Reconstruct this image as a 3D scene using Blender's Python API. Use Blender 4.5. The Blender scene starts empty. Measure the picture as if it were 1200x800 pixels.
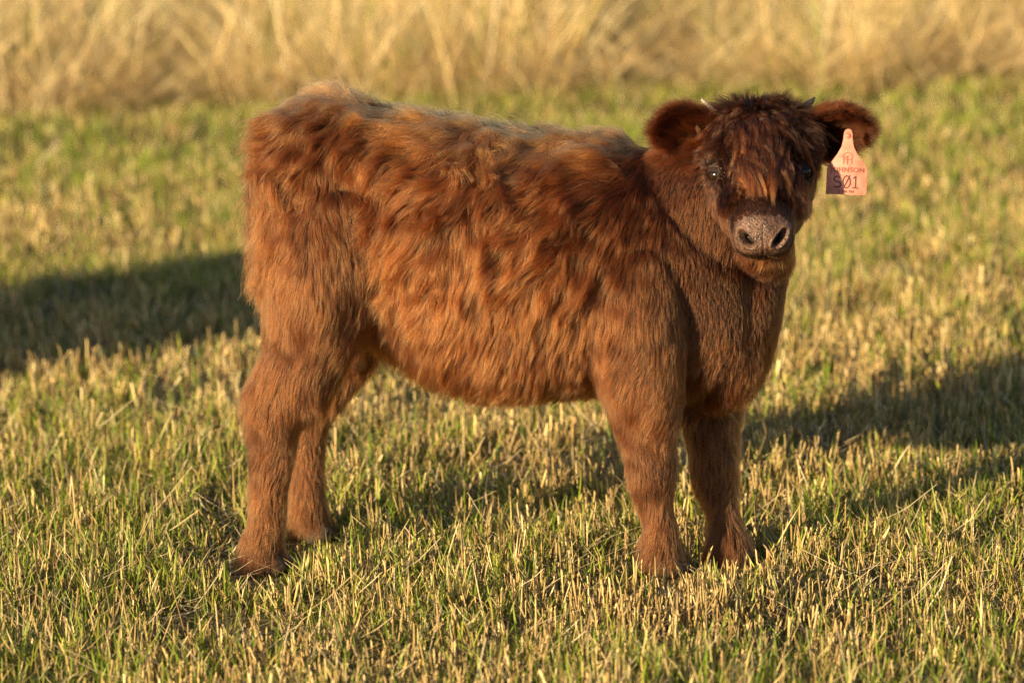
import bpy, bmesh, math, random
import numpy as np
from mathutils import Vector, Matrix, kdtree

R = math.radians
rng = np.random.default_rng(7)
random.seed(7)
scene = bpy.context.scene
C = scene.collection

# ------------------------------------------------------------------ camera
CAM_H, PITCH, ROLL, FPX = 1.65, R(11.5), R(1.5), 3700.0      # FPX: focal length in pixels of the 1200 px wide photograph
CAM = np.array([0.0, 0.0, CAM_H])
F0 = np.array([0, math.cos(PITCH), -math.sin(PITCH)])
U0 = np.array([0, math.sin(PITCH), math.cos(PITCH)])
X0 = np.array([1.0, 0, 0])
CU = math.cos(ROLL) * U0 + math.sin(ROLL) * X0
CR = math.cos(ROLL) * X0 - math.sin(ROLL) * U0
cam_data = bpy.data.cameras.new('camera')
cam = bpy.data.objects.new('camera', cam_data)
C.objects.link(cam)
cam.matrix_world = Matrix(((CR[0], CU[0], -F0[0], CAM[0]), (CR[1], CU[1], -F0[1], CAM[1]),
                           (CR[2], CU[2], -F0[2], CAM[2]), (0, 0, 0, 1)))
cam_data.sensor_width = 36.0
cam_data.lens = FPX / 1200 * 36
cam_data.clip_start = 0.1
cam_data.clip_end = 3000
cam_data.dof.use_dof = True
cam_data.dof.focus_distance = 5.93
cam_data.dof.aperture_fstop = 2.7
scene.camera = cam

# ------------------------------------------------------------------ sky, sun, exposure
SUN_EL, SUN_AZ = R(13.5), R(231.0)     # azimuth clockwise from +Y: the sun stands behind the camera, to its left
world = bpy.data.worlds.new('World')
scene.world = world
world.use_nodes = True
wn = world.node_tree.nodes
wl = world.node_tree.links
bg = wn['Background']
sky = wn.new('ShaderNodeTexSky')
sky.sky_type = 'NISHITA'
sky.sun_disc = False
sky.sun_elevation = SUN_EL
sky.sun_rotation = SUN_AZ
sky.air_density = 1.0
sky.dust_density = 0.5
wl.new(sky.outputs[0], bg.inputs[0])
bg.inputs[1].default_value = 0.068
sun_data = bpy.data.lights.new('sun', 'SUN')
sun_data.energy = 5.0
sun_data.angle = R(0.55)
sun_data.color = (1.0, 0.785, 0.46)
sun = bpy.data.objects.new('sun', sun_data)
C.objects.link(sun)
to_sun = Vector((math.sin(SUN_AZ) * math.cos(SUN_EL), math.cos(SUN_AZ) * math.cos(SUN_EL), math.sin(SUN_EL)))
sun.rotation_euler = to_sun.to_track_quat('Z', 'Y').to_euler()
sun.location = (-6, -6, 6)
vs = scene.view_settings
vs.view_transform = 'Standard'
vs.look = 'None'
vs.exposure = 1.35
vs.gamma = 1.0
vs.use_curve_mapping = False

# ------------------------------------------------------------------ render set-up
scene.render.engine = 'CYCLES'
scene.cycles.max_bounces = 8
scene.cycles.transparent_max_bounces = 8
scene.cycles.use_denoising = True
try:
    scene.cycles.denoiser = 'OPENIMAGEDENOISE'
    scene.cycles.denoising_input_passes = 'RGB_ALBEDO_NORMAL'
    scene.cycles.denoising_prefilter = 'NONE'
except Exception:
    pass
scene.cycles_curves.shape = 'RIBBONS'
scene.cycles_curves.subdivisions = 2

# ------------------------------------------------------------------ helpers
def tag(o, label=None, cat=None, group=None, kind=None):
    if label: o['label'] = label
    if cat: o['category'] = cat
    if group: o['group'] = group
    if kind: o['kind'] = kind
    return o

def nrm(v):
    v = np.asarray(v, float)
    return v / np.maximum(np.linalg.norm(v, axis=-1, keepdims=True), 1e-9)

def vnoise(P, freq, seed=0):
    """smooth value noise in -1..1 at the points P (n,3)"""
    Q = np.asarray(P, float) * freq + 100.0 + seed * 17.31
    I = np.floor(Q).astype(np.int64)
    f = Q - I
    f = f * f * (3 - 2 * f)
    out = np.zeros(len(Q))
    for dx in (0, 1):
        for dy in (0, 1):
            for dz in (0, 1):
                h = (I[:, 0] + dx) * 73856093 ^ (I[:, 1] + dy) * 19349663 ^ (I[:, 2] + dz) * 83492791 ^ (seed * 2654435761)
                h = (h ^ (h >> 13)) * 1274126177
                h = (h ^ (h >> 16)) & 0xFFFF
                w = (f[:, 0] if dx else 1 - f[:, 0]) * (f[:, 1] if dy else 1 - f[:, 1]) * (f[:, 2] if dz else 1 - f[:, 2])
                out += w * (h / 32767.5 - 1.0)
    return out

def vnoise3(P, freq, seed=0):
    return np.stack([vnoise(P, freq, seed + k) for k in (0, 11, 23)], -1)

def sstep(a, b, x):
    t = np.clip((np.asarray(x, float) - a) / (b - a), 0, 1)
    return t * t * (3 - 2 * t)

def quick_mesh(name, V, Fc, k):
    """mesh from arrays, all faces with k corners"""
    V = np.asarray(V, np.float32)
    Fc = np.asarray(Fc, np.int32)
    me = bpy.data.meshes.new(name)
    me.vertices.add(len(V))
    me.vertices.foreach_set('co', V.ravel())
    me.loops.add(Fc.size)
    me.loops.foreach_set('vertex_index', Fc.ravel())
    me.polygons.add(len(Fc))
    me.polygons.foreach_set('loop_start', np.arange(0, Fc.size, k, dtype=np.int32))
    me.update(calc_edges=True)
    me.validate()
    return me

def link(name, me, mat=None, parent=None):
    o = bpy.data.objects.new(name, me)
    C.objects.link(o)
    if mat is not None:
        o.data.materials.append(mat)
    if parent is not None:
        o.parent = parent
    return o

def new_mat(name):
    m = bpy.data.materials.new(name)
    m.use_nodes = True
    n = m.node_tree.nodes
    return m, n, m.node_tree.links, n['Principled BSDF']

def col_attr(me, name, cols):
    a = me.attributes.new(name, 'FLOAT_COLOR', 'POINT')
    a.data.foreach_set('color', np.concatenate([cols, np.ones((len(cols), 1))], 1).astype(np.float32).ravel())

# ------------------------------------------------------------------ materials
def mat_ground():
    m, n, l, b = new_mat('soil_and_thatch')
    tc = n.new('ShaderNodeTexCoord')
    n1 = n.new('ShaderNodeTexNoise'); n1.inputs['Scale'].default_value = 55; n1.inputs['Detail'].default_value = 8
    n2 = n.new('ShaderNodeTexNoise'); n2.inputs['Scale'].default_value = 2.2; n2.inputs['Detail'].default_value = 4
    for q in (n1, n2): l.new(tc.outputs['Object'], q.inputs['Vector'])
    r1 = n.new('ShaderNodeValToRGB')
    r1.color_ramp.elements[0].position = 0.35; r1.color_ramp.elements[0].color = (0.05, 0.034, 0.016, 1)
    r1.color_ramp.elements[1].position = 0.68; r1.color_ramp.elements[1].color = (0.22, 0.155, 0.065, 1)
    r2 = n.new('ShaderNodeValToRGB')
    r2.color_ramp.elements[0].color = (0.07, 0.085, 0.02, 1)
    r2.color_ramp.elements[1].color = (0.17, 0.12, 0.05, 1)
    mx = n.new('ShaderNodeMix'); mx.data_type = 'RGBA'; mx.inputs[0].default_value = 0.45
    l.new(n1.outputs[0], r1.inputs[0]); l.new(n2.outputs[0], r2.inputs[0])
    l.new(r1.outputs[0], mx.inputs[6]); l.new(r2.outputs[0], mx.inputs[7])
    l.new(mx.outputs[2], b.inputs['Base Color'])
    bp = n.new('ShaderNodeBump'); bp.inputs['Distance'].default_value = 0.02; bp.inputs['Strength'].default_value = 0.8
    l.new(n1.outputs[0], bp.inputs['Height']); l.new(bp.outputs[0], b.inputs['Normal'])
    b.inputs['Roughness'].default_value = 0.95
    b.inputs['Specular IOR Level'].default_value = 0.1
    return m

def mat_blade(name, rough, trans):
    m, n, l, b = new_mat(name)
    a = n.new('ShaderNodeAttribute'); a.attribute_name = 'col'
    l.new(a.outputs['Color'], b.inputs['Base Color'])
    b.inputs['Roughness'].default_value = rough
    b.inputs['Specular IOR Level'].default_value = 0.35
    t = n.new('ShaderNodeBsdfTranslucent')
    l.new(a.outputs['Color'], t.inputs['Color'])
    mix = n.new('ShaderNodeMixShader'); mix.inputs[0].default_value = trans
    l.new(b.outputs[0], mix.inputs[1]); l.new(t.outputs[0], mix.inputs[2])
    l.new(mix.outputs[0], n['Material Output'].inputs['Surface'])
    return m

def mat_skin():
    m, n, l, b = new_mat('calf_skin')
    a = n.new('ShaderNodeAttribute'); a.attribute_name = 'col'
    tc = n.new('ShaderNodeTexCoord')
    ns = n.new('ShaderNodeTexNoise'); ns.inputs['Scale'].default_value = 170; ns.inputs['Detail'].default_value = 5
    vo = n.new('ShaderNodeTexVoronoi'); vo.inputs['Scale'].default_value = 330
    l.new(tc.outputs['Object'], ns.inputs['Vector']); l.new(tc.outputs['Object'], vo.inputs['Vector'])
    hs = n.new('ShaderNodeMix'); hs.data_type = 'RGBA'; hs.blend_type = 'MULTIPLY'; hs.inputs[0].default_value = 0.85
    rp = n.new('ShaderNodeValToRGB')
    rp.color_ramp.elements[0].position = 0.36; rp.color_ramp.elements[0].color = (0.3, 0.24, 0.22, 1)
    rp.color_ramp.elements[1].position = 0.6; rp.color_ramp.elements[1].color = (1, 1, 1, 1)
    l.new(ns.outputs[0], rp.inputs[0]); l.new(a.outputs['Color'], hs.inputs[6]); l.new(rp.outputs[0], hs.inputs[7])
    l.new(hs.outputs[2], b.inputs['Base Color'])
    bp = n.new('ShaderNodeBump'); bp.inputs['Distance'].default_value = 0.0016; bp.inputs['Strength'].default_value = 0.9
    l.new(vo.outputs['Distance'], bp.inputs['Height']); l.new(bp.outputs[0], b.inputs['Normal'])
    b.inputs['Roughness'].default_value = 0.4
    b.inputs['Specular IOR Level'].default_value = 0.32
    return m

def mat_hair():
    m = bpy.data.materials.new('calf_hair'); m.use_nodes = True
    n = m.node_tree.nodes; l = m.node_tree.links
    n.remove(n['Principled BSDF'])
    h = n.new('ShaderNodeBsdfHairPrincipled'); h.model = 'CHIANG'; h.parametrization = 'COLOR'
    a = n.new('ShaderNodeAttribute'); a.attribute_name = 'col'
    l.new(a.outputs['Color'], h.inputs['Color'])
    h.inputs['Roughness'].default_value = 0.42
    h.inputs['Radial Roughness'].default_value = 0.6
    h.inputs['Coat'].default_value = 0.0
    h.inputs['IOR'].default_value = 1.43
    h.inputs['Random Roughness'].default_value = 0.2
    l.new(h.outputs[0], n['Material Output'].inputs['Surface'])
    return m

def mat_plain(name, col, rough, spec=0.5, noise=None):
    m, n, l, b = new_mat(name)
    b.inputs['Base Color'].default_value = (*col, 1)
    b.inputs['Roughness'].default_value = rough
    b.inputs['Specular IOR Level'].default_value = spec
    if noise:
        sc, c2 = noise
        tc = n.new('ShaderNodeTexCoord')
        ns = n.new('ShaderNodeTexNoise'); ns.inputs['Scale'].default_value = sc; ns.inputs['Detail'].default_value = 5
        l.new(tc.outputs['Object'], ns.inputs['Vector'])
        rp = n.new('ShaderNodeValToRGB')
        rp.color_ramp.elements[0].position = 0.35; rp.color_ramp.elements[0].color = (*col, 1)
        rp.color_ramp.elements[1].position = 0.65; rp.color_ramp.elements[1].color = (*c2, 1)
        l.new(ns.outputs[0], rp.inputs[0]); l.new(rp.outputs[0], b.inputs['Base Color'])
    return m

M_GROUND = mat_ground()
M_GRASS = mat_blade('grass_blades', 0.55, 0.22)
M_STRAW = mat_blade('straw', 0.5, 0.1)
M_SKIN = mat_skin()
M_HAIR = mat_hair()
M_EYE = mat_plain('eye', (0.010, 0.005, 0.003), 0.08, 0.35)
M_LID = mat_plain('eyelid', (0.02, 0.011, 0.008), 0.6, 0.2)
M_HORN_PALE = mat_plain('horn_pale', (0.5, 0.42, 0.33), 0.45, 0.4, (45, (0.3, 0.23, 0.17)))
M_HORN_DARK = mat_plain('horn_dark', (0.07, 0.055, 0.05), 0.45, 0.4, (45, (0.2, 0.15, 0.12)))
M_HOOF = mat_plain('hoof', (0.03, 0.02, 0.014), 0.55, 0.3, (60, (0.075, 0.05, 0.03)))
M_TAG = mat_plain('tag_plastic', (0.56, 0.2, 0.145), 0.5, 0.35, (55, (0.38, 0.125, 0.085)))
M_INK = mat_plain('tag_print', (0.2, 0.075, 0.055), 0.7, 0.2)
M_INK2 = mat_plain('tag_marker', (0.09, 0.04, 0.035), 0.7, 0.2)

# ------------------------------------------------------------------ pixel -> direction
def ray(px, py):
    return F0 + (px - 600) / FPX * CR - (py - 400) / FPX * CU

def on_ground(px, py, z=0.0):
    d = ray(px, py)
    return CAM + d * ((z - CAM[2]) / d[2])

def hgt(x, y):
    x = np.asarray(x, float); y = np.asarray(y, float)
    P = np.stack([x, y, np.zeros_like(x)], -1).reshape(-1, 3)
    h = 0.018 * vnoise(P, 1.3, 3) + 0.012 * vnoise(P, 4.1, 4)
    far = sstep(20, 90, np.hypot(P[:, 0], P[:, 1] - 6)) * (0.8 * vnoise(P, 0.02, 5) - 0.3)
    return (h + far).reshape(x.shape)

# ------------------------------------------------------------------ the calf's frame of reference
TH = R(10.0)
E1 = np.array([math.cos(TH), -math.sin(TH), 0]); E2 = np.array([math.sin(TH), math.cos(TH), 0]); E3 = np.array([0, 0, 1.0])
O = (on_ground(332, 645) + on_ground(812, 655)) / 2
def to_local(p):
    d = np.asarray(p) - O
    return np.stack([d @ E1, d @ E2, d @ E3], -1)
def S(px, py, lat=0.0):
    """point seen at a pixel, on the upright plane lat metres to the calf's left of its middle"""
    d = ray(px, py)
    t = (lat - (CAM - O) @ E2) / (d @ E2)
    return to_local(CAM + d * t)

FEET = [(310, 652, -.15), (365, 612, .10), (773, 652, -.11), (854, 642, .0)]      # pixel and plane of each foot
FEET_W = []
for px, py, la in FEET:
    q = S(px, py, la); FEET_W.append((O + q[0] * E1 + q[1] * E2)[:2])
def trample(p):
    """how much of the grass stands, 1 away from the feet"""
    f = np.ones(len(p))
    for c in FEET_W:
        dx = (p[:, 0] - c[0]) / .075; dy = (p[:, 1] - c[1] + .07) / .15
        f = np.minimum(f, .22 + .78 * sstep(.6, 1.3, np.hypot(dx, dy)))
    return f

# ------------------------------------------------------------------ ground sheet
def build_ground():
    def axis(c, fine, n_f, reach, n_c):
        a = np.linspace(-fine, fine, n_f)
        g = fine * (reach / fine) ** (np.linspace(0, 1, n_c)[1:])
        return np.concatenate([-g[::-1], a, g]) + c
    xs = axis(0.0, 9.0, 150, 1500, 26)
    ys = axis(10.0, 8.0, 150, 1500, 26)
    X, Y = np.meshgrid(xs, ys)
    Z = hgt(X, Y)
    V = np.stack([X, Y, Z], -1).reshape(-1, 3)
    nx = len(xs)
    i, j = np.meshgrid(np.arange(nx - 1), np.arange(len(ys) - 1))
    a = (j * nx + i).ravel()
    Fc = np.stack([a, a + 1, a + nx + 1, a + nx], -1)
    me = quick_mesh('ground', V, Fc, 4)
    me.polygons.foreach_set('use_smooth', np.ones(len(Fc), bool))
    o = link('ground', me, M_GROUND)
    tag(o, 'pasture ground of brown soil and thatch under the stubble', None, None, 'structure')
build_ground()

# ------------------------------------------------------------------ grass
def ribbons(root, height, width, face, lean_az, lean, bend, c0, c1, seg=3, tip=0.08):
    """flat blades; returns verts, quads, colours"""
    n = len(root)
    t = np.linspace(0, 1, seg + 1)
    side = np.stack([np.cos(face), np.sin(face), np.zeros(n)], -1)
    ld = np.stack([np.cos(lean_az), np.sin(lean_az), np.zeros(n)], -1)
    V = np.zeros((n, seg + 1, 2, 3)); K = np.zeros((n, seg + 1, 2, 3))
    p = root.copy()
    ds = height / seg
    for k in range(seg + 1):
        if k:
            ang = lean + bend * (t[k] - 0.5 / seg)
            p = p + (ld * np.sin(ang)[:, None] + np.array([0, 0, 1.0]) * np.cos(ang)[:, None]) * ds[:, None]
        w = width * (0.75 + 0.25 * math.sin(math.pi * min(1, t[k] * 1.6))) if t[k] < 0.5 else width * (1 - (1 - tip) * ((t[k] - 0.5) / 0.5) ** 1.6)
        V[:, k, 0] = p - side * (w / 2)[:, None]
        V[:, k, 1] = p + side * (w / 2)[:, None]
        K[:, k] = (c0 + (c1 - c0) * t[k])[:, None, :]
    base = (np.arange(n) * (seg + 1) * 2)[:, None]
    q = np.array([[2 * k, 2 * k + 1, 2 * k + 3, 2 * k + 2] for k in range(seg)])
    Fc = (base[:, None, :] + q[None]).reshape(-1, 4)
    return V.reshape(-1, 3), Fc, K.reshape(-1, 3)

def stubs(root, height, rad, lean_az, lean, c0, c1):
    """cut stalks: three-sided prisms with a slanted end"""
    n = len(root)
    ld = np.stack([np.cos(lean_az) * np.sin(lean), np.sin(lean_az) * np.sin(lean), np.cos(lean)], -1)
    V = np.zeros((n, 2, 3, 3)); K = np.zeros((n, 2, 3, 3))
    a0 = rng.uniform(0, 6.28, n)
    for j in range(3):
        off = np.stack([np.cos(a0 + j * 2.094), np.sin(a0 + j * 2.094), np.zeros(n)], -1) * rad[:, None]
        V[:, 0, j] = root + off
        V[:, 1, j] = root + ld * (height * (1 - 0.07 * j))[:, None] + off * 1.1
    K[:, 0] = c0[:, None]; K[:, 1] = c1[:, None]
    base = (np.arange(n) * 6)[:, None]
    q = np.array([[0, 1, 4, 3], [1, 2, 5, 4], [2, 0, 3, 5]])
    Fc = (base[:, None, :] + q[None]).reshape(-1, 4)
    return V.reshape(-1, 3), Fc, K.reshape(-1, 3)

def merge(parts):
    V = []; Fq = []; K = []; o = 0
    for v, f, k in parts:
        V.append(v); Fq.append(f + o); K.append(k); o += len(v)
    return np.concatenate(V), np.concatenate(Fq), np.concatenate(K)

def half_w(y):                       # half width of the field that gets grass, a good step wider than the view
    return 0.168 * y + 1.0

def scatter(y0, y1, n, side=1.0):
    y = rng.uniform(y0, y1, int(n * 1.0))
    hw = half_w(y) * side
    x = rng.uniform(-1, 1, len(y)) * hw
    keep = rng.uniform(0, half_w(y1) * side, len(y)) < hw
    return np.stack([x[keep], y[keep]], -1)

def pick(cols, n):
    c = np.array(cols)[rng.integers(0, len(cols), n)]
    return c * rng.uniform(0.75, 1.25, (n, 1))

STRAW = [(0.62, 0.46, 0.2), (0.54, 0.39, 0.15), (0.7, 0.56, 0.29), (0.45, 0.31, 0.11), (0.58, 0.39, 0.18), (0.32, 0.21, 0.08)]
GREEN = [(0.17, 0.24, 0.015), (0.11, 0.17, 0.01), (0.25, 0.31, 0.025), (0.32, 0.35, 0.04), (0.08, 0.13, 0.008), (0.21, 0.29, 0.018)]
DEAD = [(0.4, 0.28, 0.13), (0.52, 0.4, 0.22), (0.26, 0.17, 0.075), (0.6, 0.48, 0.3)]

def tufted(n_tuft, per, y0, y1, spread):
    c = scatter(y0, y1, n_tuft)
    k = rng.poisson(per, len(c)) + 2
    idx = np.repeat(np.arange(len(c)), k)
    p = c[idx] + rng.normal(0, 1, (len(idx), 2)) * spread * rng.uniform(0.5, 1.4, len(c))[idx][:, None]
    return p, idx, c

def lift(p):
    return np.concatenate([p, (hgt(p[:, 0], p[:, 1]) - 0.006)[:, None]], 1)

def build_field():
    straw_parts = []; green_parts = []
    for (y0, y1, ts, tg, td, wscale) in ((4.75, 7.2, 5300, 9300, 26500, 1.0), (7.2, 10.0, 5200, 7900, 10800, 1.2), (10.0, 14.2, 5750, 9900, 8000, 1.6)):
        # cut straw stalks in tufts
        p, idx, c = tufted(ts, 6.0, y0, y1, 0.024)
        th = (rng.uniform(0.6, 1.3, len(c)) * (1 + .3 * vnoise(np.concatenate([c, np.zeros((len(c), 1))], 1), 3.3, 29)))[idx]
        P3 = np.concatenate([p, np.zeros((len(p), 1))], 1)
        dry = sstep(-0.5, 0.3, vnoise(P3, 1.7, 21) + 0.4 * vnoise(P3, 5, 22))
        keep = rng.uniform(0, 1, len(p)) < 0.22 + 0.78 * dry
        if y0 > 9: keep &= (rng.uniform(0, 1, len(p)) < 0.9 - 0.8 * sstep(10.4, 11.8, p[:, 1]))
        keep &= ~((vnoise(P3, 4.6, 25) + .5 * vnoise(P3, 11, 26) < -.52) & (rng.uniform(0, 1, len(p)) < .85))
        p = p[keep]; th = th[keep]; n = len(p)
        az = rng.uniform(0, 6.28, n); ln = np.abs(rng.normal(0, 0.36, n))
        h = np.clip(rng.normal(0.053, 0.019, n), 0.018, 0.11) * th * trample(p)
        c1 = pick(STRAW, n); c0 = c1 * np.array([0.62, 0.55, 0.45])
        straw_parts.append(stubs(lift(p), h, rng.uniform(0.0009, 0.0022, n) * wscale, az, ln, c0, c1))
        # green blades in tufts
        p, idx, c = tufted(tg, 11.0, y0, y1, 0.028)
        P3 = np.concatenate([p, np.zeros((len(p), 1))], 1)
        lush = sstep(-0.5, 0.4, -vnoise(P3, 1.7, 21) + 0.4 * vnoise(P3, 6, 27))
        keep = rng.uniform(0, 1, len(p)) < 0.25 + 0.75 * lush
        keep &= ~((vnoise(P3, 4.6, 25) + .5 * vnoise(P3, 11, 26) < -.52) & (rng.uniform(0, 1, len(p)) < .85))
        p = p[keep]; n = len(p)
        yellow = (rng.uniform(0, 1, n) < np.where(p[:, 1] > 11, 0.1, 0.22))[:, None]
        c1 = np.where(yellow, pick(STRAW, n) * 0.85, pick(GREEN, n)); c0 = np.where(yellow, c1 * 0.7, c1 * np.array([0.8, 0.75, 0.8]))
        tipc = np.where((rng.uniform(0, 1, n) < 0.3)[:, None], pick(STRAW, n), c1)
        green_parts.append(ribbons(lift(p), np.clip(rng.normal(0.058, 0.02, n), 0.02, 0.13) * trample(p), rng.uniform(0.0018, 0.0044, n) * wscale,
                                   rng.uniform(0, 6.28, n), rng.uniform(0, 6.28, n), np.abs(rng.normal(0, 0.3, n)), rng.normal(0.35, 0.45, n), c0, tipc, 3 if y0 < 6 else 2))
        # fallen straw and thatch
        p = scatter(y0, y1, td); n = len(p)
        r3 = lift(p); r3[:, 2] += rng.uniform(0.004, 0.042, n) * trample(p)
        c1 = pick(DEAD, n)
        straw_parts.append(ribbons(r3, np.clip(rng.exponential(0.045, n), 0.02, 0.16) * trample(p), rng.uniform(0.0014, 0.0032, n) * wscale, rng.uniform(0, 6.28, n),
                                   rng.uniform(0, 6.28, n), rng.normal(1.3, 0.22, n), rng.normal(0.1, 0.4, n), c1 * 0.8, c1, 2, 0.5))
    V, Fq, K = merge(straw_parts)
    me = quick_mesh('stubble', V, Fq, 4); col_attr(me, 'col', K)
    tag(link('straw_stubble', me, M_STRAW), 'cut straw coloured stalks and fallen straw all over the field', 'stubble', None, 'stuff')
    V, Fq, K = merge(green_parts)
    me = quick_mesh('grass', V, Fq, 4); col_attr(me, 'col', K)
    tag(link('short_grass', me, M_GRASS), 'short green grass growing between the cut stalks', 'grass', None, 'stuff')
build_field()

def build_tall_grass():
    parts = []
    n_t = 2300
    y = 12.9 + 4.0 * rng.uniform(0, 1, n_t) ** 1.5 ; x = rng.uniform(-1, 1, n_t) * 4.6
    edge = 13.15 + 0.35 * vnoise(np.stack([x, x * 0, x * 0], -1), 0.9, 41) + 0.06 * x
    k = (y > edge) & ((vnoise(np.stack([x, y, x * 0], -1), 2.3, 45) > -.4) | (y > 14.2))
    x = x[k]; y = y[k]
    per = 24
    n = len(x) * per
    idx = np.repeat(np.arange(len(x)), per)
    s = rng.uniform(0.05, 0.16, len(x))[idx]
    p = np.stack([x[idx] + rng.normal(0, 1, n) * s, y[idx] + rng.normal(0, 1, n) * s], -1)
    out = np.arctan2(p[:, 1] - y[idx], p[:, 0] - x[idx])
    taz = rng.uniform(0, 6.28, len(x))[idx]
    az = np.where(rng.uniform(0, 1, n) < 0.3, out, taz) + rng.normal(0, 1.1, n)
    dry = pick([(0.84, 0.67, 0.35), (0.8, 0.61, 0.31), (0.88, 0.76, 0.5), (0.7, 0.5, 0.23), (0.78, 0.57, 0.3)], n)
    tc = (rng.uniform(0.7, 1.15, len(x)) * (1 + .3 * vnoise(np.stack([x, y, x * 0], -1), 1.9, 43)))[idx][:, None]
    grn = (rng.uniform(0, 1, n) < (0.10 + 0.25 * (rng.uniform(0, 1, len(x)) < 0.2)[idx]))[:, None]
    c1 = np.where(grn, pick(GREEN, n), dry * tc * .9)
    r3 = lift(p)
    parts.append(ribbons(r3, rng.uniform(0.35, 1.05, n), rng.uniform(0.0025, 0.006, n), rng.normal(-0.2, 0.8, n), az,
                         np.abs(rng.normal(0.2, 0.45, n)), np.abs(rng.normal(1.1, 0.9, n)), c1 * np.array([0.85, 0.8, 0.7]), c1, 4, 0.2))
    # flattened straw at the foot and inside
    n = 15000
    p = np.stack([rng.uniform(-4.6, 4.6, n), 13.0 + rng.exponential(0.9, n)], -1)
    p[:, 1] += 0.25 * vnoise(np.stack([p[:, 0], p[:, 0] * 0, p[:, 0] * 0], -1), 0.9, 41)
    r3 = lift(p); r3[:, 2] += rng.uniform(0.01, 0.14, n) + np.clip(p[:, 1] - 13.2, 0, 1.5) * rng.uniform(0, .35, n)
    c1 = pick([(0.7, 0.54, 0.28), (0.6, 0.42, 0.18), (0.45, 0.29, 0.12)], n)
    parts.append(ribbons(r3, rng.uniform(0.1, 0.4, n), rng.uniform(0.004, 0.008, n), rng.uniform(0, 6.28, n), rng.normal(0.2, 0.7, n) + 3.14 * rng.integers(0, 2, n),
                         rng.normal(1.25, 0.25, n), rng.normal(0.1, 0.3, n), c1 * 0.85, c1, 3, 0.3))
    V, Fq, K = merge(parts)
    me = quick_mesh('tall_grass', V, Fq, 4); col_attr(me, 'col', K)
    tag(link('tall_dry_grass', me, M_STRAW), 'tall golden dry grass standing at the far edge of the field', 'grass', None, 'stuff')
build_tall_grass()

# ------------------------------------------------------------------ the calf: frame of reference
def loft(path, ra, rb, up=None, n=20, pw=2.2, tan=None):
    """closed tube along path; ra in the plane of 'up', rb across it; returns verts, faces"""
    path = np.asarray(path, float); m = len(path)
    T = nrm(np.gradient(path, axis=0)) if tan is None else np.tile(np.asarray(tan, float), (m, 1))
    V = []
    for i in range(m):
        u = np.asarray(up[i] if isinstance(up, list) else up, float)
        b = nrm(np.cross(T[i], u)); a = nrm(np.cross(b, T[i]))
        ph = np.linspace(0, 2 * math.pi, n, endpoint=False)
        c, s = np.cos(ph), np.sin(ph)
        k = (np.abs(c) ** pw + np.abs(s) ** pw) ** (-1 / pw)
        V.append(path[i] + (c * k)[:, None] * a * ra[i] + (s * k)[:, None] * b * rb[i])
    V = np.concatenate(V)
    Fc = []
    for i in range(m - 1):
        for j in range(n):
            Fc.append((i * n + j, i * n + (j + 1) % n, (i + 1) * n + (j + 1) % n, (i + 1) * n + j))
    Fc.append(tuple(range(n))[::-1]); Fc.append(tuple((m - 1) * n + j for j in range(n)))
    return V, Fc

def resample(keys, m):
    """smooth the rows of keys (Catmull-Rom) to m rows"""
    K = np.asarray(keys, float); q = len(K)
    out = []
    for t in np.linspace(0, q - 1, m):
        i = min(int(t), q - 2); f = t - i
        p0 = K[max(i - 1, 0)]; p1 = K[i]; p2 = K[i + 1]; p3 = K[min(i + 2, q - 1)]
        out.append(0.5 * ((2 * p1) + (-p0 + p2) * f + (2 * p0 - 5 * p1 + 4 * p2 - p3) * f * f + (-p0 + 3 * p1 - 3 * p2 + p3) * f ** 3))
    return np.array(out)

pieces = []          # (verts, faces)
segs = []            # region capsules: name, a, b, ra, rb

# torso: pixel column, top row, bottom row, half width
TORSO = [(327, 158, 310, .06), (335, 136, 350, .12), (356, 127, 374, .15), (400, 130, 385, .165), (450, 144, 384, .145), (530, 156, 438, .195),
         (600, 168, 452, .21), (670, 176, 448, .2), (735, 180, 446, .18), (785, 196, 452, .165), (828, 228, 452, .145), (862, 268, 440, .115), (882, 310, 415, .08), (890, 345, 388, .035)]
tor = []
for px, y0, y1, w in TORSO:
    a = S(px, y0); b = S(px, y1)
    tor.append((*((a + b) / 2), np.linalg.norm(a - b) / 2, w))
tor = resample(tor, 44)
pieces.append(loft(tor[:, :3], np.maximum(tor[:, 3], .02), np.maximum(tor[:, 4], .02), np.array([0, 0, 1.0]), 28, 2.3, (1.0, 0, 0)))
for i in range(0, len(tor) - 1):
    segs.append(('torso', tor[i, :3], tor[i + 1, :3], min(tor[i, 3], tor[i, 4] * 1.1), min(tor[i + 1, 3], tor[i + 1, 4] * 1.1)))

def limb(name, keys, up=np.array([1.0, 0, 0]), m=24):
    """keys: px, py, lat, radius fore-aft, radius across"""
    k = np.array([(*S(px, py, lat), ra, rb) for px, py, lat, ra, rb in keys])
    k = resample(k, m)
    pieces.append(loft(k[:, :3], np.maximum(k[:, 3], .012), np.maximum(k[:, 4], .012), up, 18, 2.0))
    for i in range(m - 1):
        segs.append((name, k[i, :3], k[i + 1, :3], (k[i, 3] + k[i, 4]) / 2, (k[i + 1, 3] + k[i + 1, 4]) / 2))
    return k

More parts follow.
